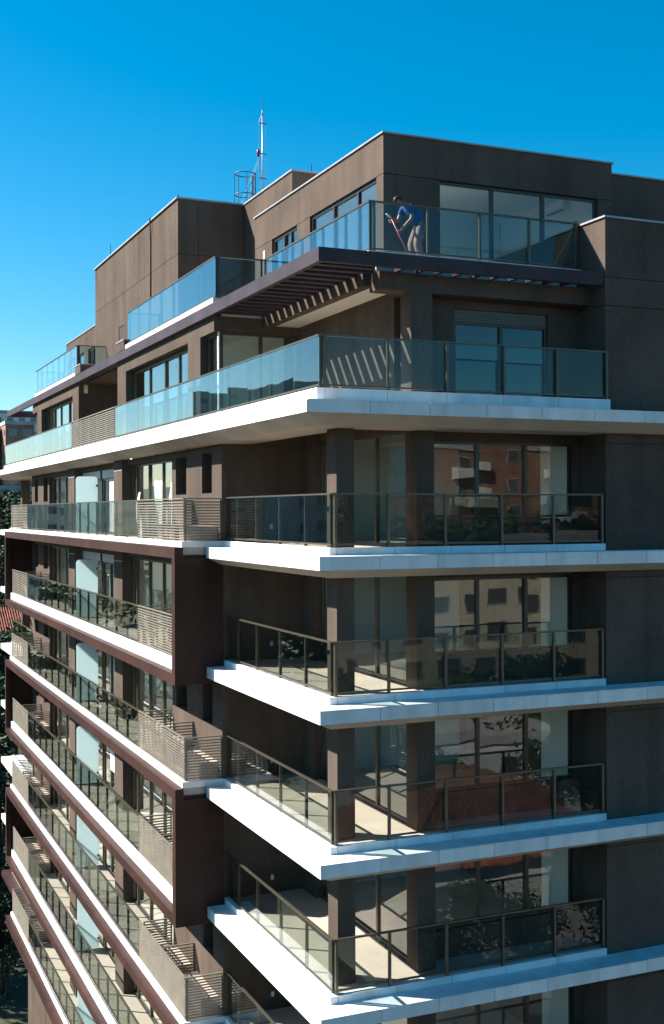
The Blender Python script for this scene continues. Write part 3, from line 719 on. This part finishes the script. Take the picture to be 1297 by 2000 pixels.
# head: shaped ellipsoid with jaw, nose, ears, looking down
def head_mesh():
    bm = bmesh.new(); bmesh.ops.create_uvsphere(bm, u_segments=28, v_segments=20, radius=0.1)
    for vv in bm.verts:      # local: -x face, z up (crown)
        x, y, z = vv.co; x *= 0.98; y *= 0.78; z *= 1.22
        if z < -0.02: x -= 0.018 * (-z / 0.1); y *= 1 - 0.25 * min(1, (-z - 0.02) / 0.1)
        if x < -0.07 and abs(y) < 0.022 and -0.045 < z < 0.02: x -= 0.022 * (1 - abs(y) / 0.022) * (1 - abs(z + 0.02) / 0.04)      # nose
        if x < -0.06 and 0.015 < abs(y) < 0.045 and 0.0 < z < 0.028: x += 0.008       # eye sockets
        if x < -0.06 and abs(y) < 0.03 and -0.075 < z < -0.062: x += 0.006            # mouth
        if abs(y) > 0.07 and -0.03 < z < 0.03 and abs(x) < 0.025: y *= 1.18           # ears
        vv.co = (x, y, z)
    return bm
def put_head(bm, name, mat, parent, scale=1.0):
    me = bpy.data.meshes.new(name); bm.to_mesh(me); bm.free(); me.materials.append(MAT[mat])
    for f in me.polygons: f.use_smooth = True
    o = bpy.data.objects.new(name, me); link(o, parent)
    o.location = Vector((2.83, 2.205, 6.85)) - Vector((3.30, 2.20, FZ)); o.rotation_euler = (0, R(-62), R(8)); o.scale = (scale,) * 3
    return o
put_head(head_mesh(), 'head', 'skin', person)
hb = head_mesh()
bmesh.ops.delete(hb, geom=[f for f in hb.faces if not (f.calc_center_median().z > 0.055 or (f.calc_center_median().x > 0.0 and f.calc_center_median().z > -0.045))], context='FACES')
put_head(hb, 'hair', 'hair', person, 1.05)
# clothes follow the body
skin('shirt', [mixp(PEL, WAI, -0.05), WAI, CHE, mixp(CHE, NEC, 0.75), sL, mixp(sL, eL, 0.62), sR, mixp(sR, eR, 0.62)],
     [(0, 1), (1, 2), (2, 3), (2, 4), (4, 5), (2, 6), (6, 7)], [(0.15, 0.17), (0.135, 0.16), (0.135, 0.165), 0.08, 0.085, 0.068, 0.085, 0.068], 'shirt', person, root=2)
skin('trousers', [mixp(PEL, WAI, 0.35), PEL, (3.36, 2.32, 6.28), kL, mixp(kL, aL, 0.92), (3.37, 2.12, 6.28), kR, mixp(kR, aR, 0.92)],
     [(0, 1), (1, 2), (2, 3), (3, 4), (1, 5), (5, 6), (6, 7)], [(0.13, 0.15), (0.14, 0.16), 0.125, 0.098, 0.085, 0.125, 0.098, 0.085], 'trousers', person, root=1)
for a in (aL, aR):
    skin('shoe', [(a[0] + 0.03, a[1], FZ + 0.045), (a[0] - 0.06, a[1], FZ + 0.045), (a[0] - 0.19, a[1], FZ + 0.035)], [(0, 1), (1, 2)], [(0.042, 0.042), (0.048, 0.042), (0.04, 0.032)], 'shoe', person, 2)
mop = tag(empty('scrubbing_pole', (POLE_B.x, POLE_B.y, ZO + FZ)), 'pink scrubbing pole held by the person in the blue shirt', 'mop')
part(MB().tube([POLE_T - pd * 0.0, POLE_B], 0.0125, 10), 'handle', 'pole_pink', mop, True)
part(MB().tube([POLE_T - pd * 0.10 + Vector((-0.09, -0.02, -0.01)), POLE_T - pd * 0.04 + Vector((-0.045, -0.01, 0)), POLE_T - pd * 0.005], [0.008, 0.03, 0.02], 8), 'rag', 'rag_white', mop, True)
part(MB().box(POLE_B.x - 0.14, POLE_B.x + 0.14, POLE_B.y - 0.035, POLE_B.y + 0.035, FZ + 0.05, FZ + 0.125), 'brush_head', 'pole_pink', mop)
part(MB().box(POLE_B.x - 0.13, POLE_B.x + 0.13, POLE_B.y - 0.03, POLE_B.y + 0.03, FZ + 0.001, FZ + 0.049), 'bristles', 'rag_white', mop)

# white dust sheets hung inside the top left bay
surf('sheet_white', (0.80, 0.83, 0.84), 0.9, var=0.05, scale=2)
def drape(name, x, y0, y1, z0, z1, amp, label, seed, taper=0.0):
    rnd = random.Random(seed); nu, nv = 26, 16; v = []
    ph = rnd.random() * 6
    for j in range(nv + 1):
        tz = j / nv
        for i in range(nu + 1):
            tu = i / nu; sh = 1 - taper * (1 - tz)
            yv_ = (y0 + y1) / 2 + (tu - 0.5) * (y1 - y0) * sh + 0.06 * math.sin(3 * tz + ph)
            xv_ = x + amp * math.sin(tu * 17 + ph + 1.5 * tz) * (0.35 + 0.65 * tz) + 0.05 * math.sin(5 * tz + ph)
            v.append((xv_, yv_, z1 - (z1 - z0) * tz + 0.05 * math.sin(tu * 4 + ph) * (1 - tz)))
    f = [(j * (nu + 1) + i, j * (nu + 1) + i + 1, (j + 1) * (nu + 1) + i + 1, (j + 1) * (nu + 1) + i) for j in range(nv) for i in range(nu)]
    o = mesh_obj(name, v, f, 'sheet_white', None, (0, 0, ZO), True); so = o.modifiers.new('thickness', 'SOLIDIFY'); so.thickness = 0.006
    return tag(o, label, 'dust sheet')
drape('dust_sheet', 0.72, 12.05, 13.32, zl(0) + 0.2, zl(0) + 2.05, 0.03, 'white dust sheet hanging at the right pane of the top left window', 3)
drape('dust_sheet', 0.72, 13.52, 14.95, zl(0) + 0.2, zl(0) + 1.9, 0.03, 'white dust sheet hanging at the middle pane of the top left window', 5)
drape('dust_sheet', 0.30, 14.9, 15.6, zl(0) + 0.12, zl(0) + 1.5, 0.05, 'white dust sheet bunched up outside the top left window', 9, 0.75)

# ------------------------------------------------------------------ surroundings
surf('brick', (0.29, 0.155, 0.11), 0.9, var=0.15, scale=0.8, grain=0.15, gscale=6)
surf('cream', (0.62, 0.55, 0.42), 0.9, var=0.06, scale=0.3, streak=0.1)
surf('concrete', (0.42, 0.41, 0.40), 0.9, var=0.1, scale=0.4, streak=0.15)
surf('house_white', (0.70, 0.69, 0.66), 0.9, var=0.06, scale=0.4, streak=0.1)
surf('far_glass', (0.09, 0.10, 0.11), 0.15, var=0.2, scale=0.3, spec=0.7)
surf('roof_tile', (0.27, 0.095, 0.055), 0.9, var=0.25, scale=1.1, grain=0.2, gscale=5)
surf('roof_grey', (0.36, 0.36, 0.37), 0.8, var=0.1, scale=0.3)
surf('tent_blue', (0.02, 0.13, 0.19), 0.7, var=0.1)
surf('bark', (0.09, 0.065, 0.045), 0.95, var=0.2)
def leafmat(name, a, b):
    m = surf(name, a, 0.65, var=0.3, scale=0.9, col2=b, spec=0.25); return m
leafmat('leaf_dark', (0.026, 0.050, 0.018), (0.010, 0.022, 0.009)); leafmat('leaf_mid', (0.085, 0.125, 0.030), (0.03, 0.055, 0.015))

def block(name, label, x, y, wx, wy, h, floors, colsx, colsy, wall, z0=0.0, balcony=None, parapet='concrete', cat='building', winw=1.5, winh=1.35, hy=None):
    """building with one object per window on the faces that look to -y and -x (+y where asked)"""
    r = tag(empty(name, (x + wx / 2, y + wy / 2, z0)), label, cat)
    def bx(nm, x0, x1, y0, y1, a, b, mat, par=None):
        o = bpy.data.objects.new(nm, box_mesh(x1 - x0, y1 - y0, b - a, mat)); o.location = (x0 - r.location.x, y0 - r.location.y, a)
        link(o, r)
        if par is not None: o.parent = par; o.location = o.location - par.location
        return o
    bx('wall', x, x + wx, y, y + wy, 0, h, wall)
    bx('parapet', x - 0.15, x + wx + 0.15, y - 0.15, y + wy + 0.15, h + 0.002, h + 0.7, parapet)
    fh = h / floors
    for fl in range(floors):
        zb = fl * fh + 0.9
        for c in range(colsx):
            cxx = x + wx * (c + 0.5) / colsx
            for side in ((y - 0.06, y - 0.002), (y + wy + 0.002, y + wy + 0.06)):
                if hy is not None and (side[0] < y) == (hy > 0): continue
                wd = bx('window', cxx - winw / 2, cxx + winw / 2, side[0], side[1], zb, zb + winh, parapet)
                s2 = -0.012 if side[0] < y else 0.0
                bx('pane', cxx - winw / 2 + 0.08, cxx + winw / 2 - 0.08, side[0] - 0.012 if side[0] < y else side[1] + 0.001, side[0] - 0.001 if side[0] < y else side[1] + 0.012, zb + 0.08, zb + winh - 0.08, 'far_glass', wd)
            if balcony and c in balcony:
                yb = (y + wy, y + wy + 1.1) if hy and hy > 0 else (y - 1.1, y)
                bx('balcony', cxx - 1.6, cxx + 1.6, yb[0] + 0.065, yb[1], zb - 0.95, zb + 0.15, 'house_white')
        for c in range(colsy):
            cyy_ = y + wy * (c + 0.5) / colsy
            wd = bx('window', x - 0.06, x - 0.002, cyy_ - winw / 2, cyy_ + winw / 2, zb, zb + winh, parapet)
            bx('pane', x - 0.072, x - 0.061, cyy_ - winw / 2 + 0.08, cyy_ + winw / 2 - 0.08, zb + 0.08, zb + winh - 0.08, 'far_glass', wd)
    return r
# across the street, behind the camera: what the shaded windows mirror
block('brick_tower', 'tall orange brick tower mirrored in the topmost shaded windows', 50, -112, 30, 22, 33.5, 11, 6, 3, 'brick', balcony=(1, 3), hy=1)
block('cream_block', 'cream apartment block mirrored in the second row of shaded windows', 33, -76, 26, 14, 23.0, 8, 8, 3, 'cream', hy=1, winw=1.9, winh=1.5)
block('white_block', 'low white block mirrored in the third row of shaded windows', 18, -58, 24, 9, 9.5, 3, 6, 2, 'house_white', hy=1)
# towards the left, mirrored in the sunny glass
block('grey_tower', 'grey tower mirrored in the upper left glass railing', -86, 250, 11, 12, 54, 18, 3, 4, 'concrete')
block('grey_block', 'wide grey block mirrored low in the left windows', -74, 120, 28, 16, 42, 13, 9, 5, 'concrete')
block('pale_block', 'pale block beyond the grey tower', -40, 190, 16, 16, 34, 11, 4, 4, 'cream')

# hill behind on the left
hx, hyv = 30, 24; v = []; f = []
for j in range(hyv + 1):
    for i in range(hx + 1):
        x = -150 + 400 * i / hx; y = 140 + 260 * j / hyv
        t = min(1, max(0, (y - 145) / 95)); t = t * t * (3 - 2 * t); e = min(1, max(0, (x + 60) / 70)); e = e * e * (3 - 2 * e)
        v.append((x, y, -0.5 + 33 * t * e + 1.2 * math.sin(x * 0.09) * math.sin(y * 0.07) * t))
f = [(j * (hx + 1) + i, j * (hx + 1) + i + 1, (j + 1) * (hx + 1) + i + 1, (j + 1) * (hx + 1) + i) for j in range(hyv) for i in range(hx)]
hill = mesh_obj('hill', v, f, 'earth', None, (0, 0, 0), True); hill['kind'] = 'structure'

# unseen ridge added all round to hide the bright low sky from the glass
v = []; f = []; NR = 120
for i in range(NR):
    a = 2 * math.pi * i / NR; hgt = 38 + 9 * math.sin(3 * a + 1) + 6 * math.sin(7 * a) + 3 * math.sin(17 * a + 2)
    for rad, z in ((620, -1), (760, hgt * 0.75), (900, hgt), (1400, -1)): v.append((rad * math.cos(a), rad * math.sin(a), z))
for i in range(NR):
    j = (i + 1) % NR
    for q in range(3): f.append((i * 4 + q, i * 4 + q + 1, j * 4 + q + 1, j * 4 + q))
surf('ridge_green', (0.07, 0.09, 0.06), 0.95, var=0.35, scale=0.03, grain=0.3, gscale=0.2)
rg = mesh_obj('added_far_ridge', v, f, 'ridge_green', None, (0, 0, 0), True); rg['kind'] = 'structure'
block('grey_roofed_house', 'far grey roofed house at the left edge under the canopy tip', 17, 226, 8.2, 12, 13.5, 4, 3, 3, 'concrete', z0=29.0, parapet='roof_grey')
block('brick_house', 'far red brick house left of the blue pavilion roof', 25.6, 221, 5.6, 10, 15.5, 5, 2, 3, 'brick', z0=28.0)
block('distant_block', 'pale distant block with glass top floor behind the brick house', 28.5, 262, 16, 12, 19.0, 6, 6, 3, 'house_white', z0=30.0, parapet='roof_grey')
block('terrace_house', 'grey house with a flat roof below the brick house', 18, 212, 14, 6, 8.0, 3, 4, 2, 'concrete', z0=22.5)
pav = tag(empty('roof_pavilion', (30.6, 223, 30)), 'blue pyramid roofed pavilion beside the far brick house', 'pavilion')
def at_root(o, root): o.parent = root; o.location = o.location - root.location; return o
zz = 38.3
at_root(mesh_obj('tent_roof', [(29.0, 221, zz), (32.6, 221, zz), (32.6, 225, zz), (29.0, 225, zz), (30.8, 223, zz + 2.9)], [(0, 1, 4), (1, 2, 4), (2, 3, 4), (3, 0, 4), (3, 2, 1, 0)], 'tent_blue'), pav)
for x, y in ((29.2, 221.2), (32.4, 221.2), (32.4, 224.8), (29.2, 224.8)):
    o = bpy.data.objects.new('post', box_mesh(0.15, 0.15, 8.3, 'house_white')); o.location = (x, y, 30); link(o); at_root(o, pav)

def tiled_house(name, label, x, y, wx, wy, h, z0=0.0, rows=14):
    r = tag(empty(name, (x, y, z0)), label, 'house')
    o = bpy.data.objects.new('wall', box_mesh(wx, wy, h, 'house_white')); o.location = (-wx / 2, -wy / 2, 0); link(o, r)
    e = 0.6; a, b = wx / 2 + e, wy / 2 + e; rh = min(a, b) * 0.55; q = max(0.0, a - b)
    roof = mesh_obj('roof', [(-a, -b, h), (a, -b, h), (a, b, h), (-a, b, h), (-q, 0, h + rh), (q, 0, h + rh)], [(0, 1, 5, 4), (1, 2, 5), (2, 3, 4, 5), (3, 0, 4), (3, 2, 1, 0)], 'roof_tile', r)
    # courses of barrel tiles as raised ribs running down each slope
    sm = MB(); rw = 0.34
    def ribs(p0, p1, t0, t1):
        L_ = (Vector(p1) - Vector(p0)).length; n_ = int(L_ / rw)
        for i in range(1, n_):
            t = i / n_; e0 = Vector(p0).lerp(Vector(p1), t)
            # walk up the slope until the hip
            up = (Vector(t0) + Vector(t1)) / 2 - (Vector(p0) + Vector(p1)) / 2
            d0 = t * L_; lim = min(1.0, d0 / max(0.01, min(a, b)), (L_ - d0) / max(0.01, min(a, b)))
            e1 = e0 + up * lim; sm.tube([e0 + Vector((0, 0, 0.03)), e1 + Vector((0, 0, 0.03))], 0.09, 5)
    ribs((-a, -b, h), (a, -b, h), (-q, 0, h + rh), (q, 0, h + rh)); ribs((a, b, h), (-a, b, h), (q, 0, h + rh), (-q, 0, h + rh))
    ribs((a, -b, h), (a, b, h), (q, 0, h + rh), (q, 0, h + rh)); ribs((-a, b, h), (-a, -b, h), (-q, 0, h + rh), (-q, 0, h + rh))
    t = mesh_obj('tile_rib', sm.v, sm.f, 'roof_tile', roof); t['kind'] = 'stuff'
    hp = MB()
    for p_, q_ in (((-a, -b, h), (-q, 0, h + rh)), ((a, -b, h), (q, 0, h + rh)), ((a, b, h), (q, 0, h + rh)), ((-a, b, h), (-q, 0, h + rh)), ((-q, 0, h + rh), (q + 0.01, 0, h + rh))):
        hm = MB().tube([Vector(p_) + Vector((0, 0, .08)), Vector(q_) + Vector((0, 0, .08))], 0.14, 6); mesh_obj('ridge_cap', hm.v, hm.f, 'roof_tile', roof)
    for i in (-1, 1):
        for s in (-1, 1):
            wv = bpy.data.objects.new('window', box_mesh(1.4, 0.08, 1.2, 'far_glass')); wv.location = (i * wx / 4 - 0.7, s * (wy / 2 + 0.045) - 0.04, h - 2.2); link(wv, r)
    return r
tiled_house('tiled_house', 'red tiled hip roofed house low at the left edge', 15.5, 152, 13, 11, 9.5)
tiled_house('tiled_house', 'second red tiled house farther left behind the trees', 8.5, 171, 12, 10, 9)
tiled_house('tiled_house', 'large red tiled house mirrored in the lower right railings', 27, -40, 16, 12, 6.2)
tiled_house('tiled_house', 'red tiled house mirrored beside the white block', 50, -44, 13, 11, 6.0)

# trees
def make_tree(name, label, x, y, z, h, spread, leaf, seed, n=2600, group=None):
    rnd = random.Random(seed); r = tag(empty(name, (x, y, z)), label, 'tree', group)
    tk = MB(); th = h * 0.5
    tk.tube([(0, 0, -0.3), (0.1, 0.05, th * 0.5), (0.0, 0.15, th), (0.1, 0.1, h * 0.8)], [h * 0.028, h * 0.022, h * 0.016, h * 0.006], 8)
    clumps = []
    for i in range(15):
        a = rnd.random() * 6.283; el = rnd.uniform(-0.15, 1.0); rad = spread * rnd.uniform(0.35, 0.95) * (1 - 0.45 * max(0, el))
        c = Vector((rad * math.cos(a), rad * math.sin(a), h * 0.66 + el * h * 0.27)); clumps.append((c, spread * rnd.uniform(0.24, 0.42)))
        tk.tube([(0, 0.1, th * rnd.uniform(0.6, 1.0)), tuple(c * 0.6 + Vector((0, 0, h * 0.22))), tuple(c)], [h * 0.011, h * 0.007, h * 0.003], 5)
    mesh_obj('trunk', tk.v, tk.f, 'bark', r, smooth=True)
    v = []; f = []
    for i in range(n):
        c, cr = clumps[rnd.randrange(len(clumps))]
        d = Vector((rnd.gauss(0, 1), rnd.gauss(0, 1), rnd.gauss(0, 0.8))); d = d.normalized() * cr * (rnd.random() ** 0.4) * rnd.uniform(0.85, 1.25)
        p = c + d; s = h * rnd.uniform(0.014, 0.03)
        u = Vector((rnd.gauss(0, 1), rnd.gauss(0, 1), rnd.gauss(0, 0.6))).normalized(); t = u.cross(Vector((rnd.gauss(0, 1), rnd.gauss(0, 1), rnd.gauss(0, 1)))).normalized()
        k = len(v); v += [p - u * s, p + t * s * 0.55, p + u * s, p - t * s * 0.55]; f.append((k, k + 1, k + 2, k + 3))
    mesh_obj('crown', v, f, leaf, r)
    return r
TR = [
 (9.5, 112, 0, 13, 5.0, 'leaf_dark', 'leafy tree low at the left edge below the red tiled roof'),
 (13.5, 128, 0, 12, 5.0, 'leaf_dark', 'dark tree in front of the red tiled roof at the left edge'),
 (6.8, 86, 0, 12, 4.8, 'leaf_mid', 'bright green tree low at the left edge beside the white slab tips'),
 (3.6, 62, 0, 11, 4.2, 'leaf_dark', 'dark tree in the shade at the foot of the far end'),
 (0.2, 45.2, 0, 5.5, 2.2, 'leaf_dark', 'shrubby dark tree at the very bottom left'),
 (1.4, 49, 0, 7, 3.0, 'leaf_dark', 'small dark tree at the bottom left corner'),
 (1.6, 56, 0, 10, 3.8, 'leaf_dark', 'dark tree just left of the far end wall'),
 (5.6, 73, 0, 13, 5.0, 'leaf_dark', 'dark tree beyond the foot of the far end'),
 (0.3, 44.2, 0, 3.2, 2.6, 'leaf_dark', 'low dark shrub at the foot of the far corner'),
 (-1.2, 46.8, 0, 3.6, 2.8, 'leaf_dark', 'dark shrub left of the one at the far corner'),
 (-7.0, 51, 0, 15, 5.0, 'leaf_dark', 'unseen tall tree outside the left edge, added to shade the far corner'),  # out of view, added to cast shade on the far corner
 (-6.5, 60, 0, 17, 5.5, 'leaf_dark', 'unseen tall tree added to shade the ground left of the far end'),  # out of view too, added to keep sun off the ground here
 (29, -60.2, 0, 14, 5.0, 'leaf_dark', 'dark tree before the left part of the mirrored cream block'),
 (37, -60.2, 0, 13.5, 5.0, 'leaf_mid', 'green tree before the middle of the mirrored cream block'),
 (45.5, -60.2, 0, 14.5, 5.2, 'leaf_dark', 'dark tree before the right part of the mirrored cream block'),
 (19, -31.6, 0, 6.2, 3.4, 'leaf_dark', 'low dark tree added to hide the sunlit house wall, mirrored in the bottom right railing near the corner'),  # three low trees added so the bottom railing mirrors no sunlit wall
 (25, -31.6, 0, 6.0, 3.4, 'leaf_dark', 'low dark tree added to hide the sunlit house wall, mirrored in the middle of the bottom right railing'),
 (31, -31.6, 0, 6.4, 3.4, 'leaf_dark', 'low dark tree added to hide the sunlit house wall, mirrored at the end of the bottom right railing'),
 (21, 178, 6, 16, 6.5, 'leaf_dark', 'dark tree on the hillside behind the far corner balcony'),
 (16, 190, 9, 18, 7, 'leaf_dark', 'dark tree at the left edge below the far houses'),
 (26, 196, 13, 17, 7, 'leaf_dark', 'broad dark tree on the hill right of the far houses'),
 (22, 205, 17, 13, 5.5, 'leaf_dark', 'tree just below the far grey terrace house'),
 (18.5, 162, 1.5, 13, 5, 'leaf_dark', 'dark tree on the slope beside the red tiled house'),
 (30, 185, 9, 18, 7, 'leaf_dark', 'green tree on the hill hidden behind the building corner'),
 (40, -81, 0, 29, 7.5, 'leaf_dark', 'tall tree mirrored in the left of the topmost shaded window'),
 (28, -50, 0, 10, 5.5, 'leaf_mid', 'round tree mirrored low in the shaded railings'),
 (52, -82, 0, 26.5, 7, 'leaf_mid', 'tall tree mirrored in the middle of the topmost right railing'),
 (62, -83, 0, 25, 7, 'leaf_dark', 'tall tree mirrored at the end of the topmost right railing'),
 (31, -79, 0, 26.5, 7, 'leaf_dark', 'tall tree left of the mirrored cream block'),
 (14, -48, 0, 12, 5.5, 'leaf_dark', 'dark street tree opposite the corner terraces'),
 (40, -50, 0, 11, 5.0, 'leaf_dark', 'dark street tree between the mirrored tiled houses'),
 (-46, 62, 0, 19, 8, 'leaf_dark', 'big tree mirrored in the corner sliding doors'),
 (-62, 84, 0, 24, 9, 'leaf_dark', 'tall tree far left, mirrored in the terrace glass'),
 (-34, 82, 0, 18, 8, 'leaf_dark', 'tree in front of the grey tower'),
 (-52, 108, 0, 24, 9, 'leaf_mid', 'tall tree left of the grey tower'),
 (-17, 120, 0, 18, 8, 'leaf_dark', 'tree right of the grey tower'),
 (-9, 108, 0, 15, 7, 'leaf_mid', 'tree on the left slope beyond the building'),
 (-22, 66, 0, 17, 7, 'leaf_dark', 'dark tree mirrored in the left balcony glass'),
 (-14, 92, 0, 16, 7, 'leaf_dark', 'second dark tree mirrored in the left balcony glass'),
 (-27, 140, 0, 20, 8, 'leaf_mid', 'tall tree beyond the grey tower'),
]
for i, (x, y, z, h, sp, lf, lb) in enumerate(TR): make_tree('leafy_tree', lb, x, y, z, h, sp, lf, 100 + i)

# recessed downlights in the soffit under the upper terrace
dm, dt, dn, dl = new_mat('lamp_glow')
do = dn.new('ShaderNodeOutputMaterial'); de = dn.new('ShaderNodeEmission'); de.inputs[0].default_value = (1.0, 0.78, 0.4, 1); de.inputs[1].default_value = 1.2; dl.new(de.outputs[0], do.inputs[0])
for yv in (10.0, 13.2, 16.4, 19.6, 24.0, 27.2, 30.4):
    MB().tube([(0.33, yv, ZU - 0.475), (0.33, yv, ZU - 0.461)], 0.035, 10).build('downlight', 'lamp_glow' if yv == 16.4 else 'dark_frame', P)
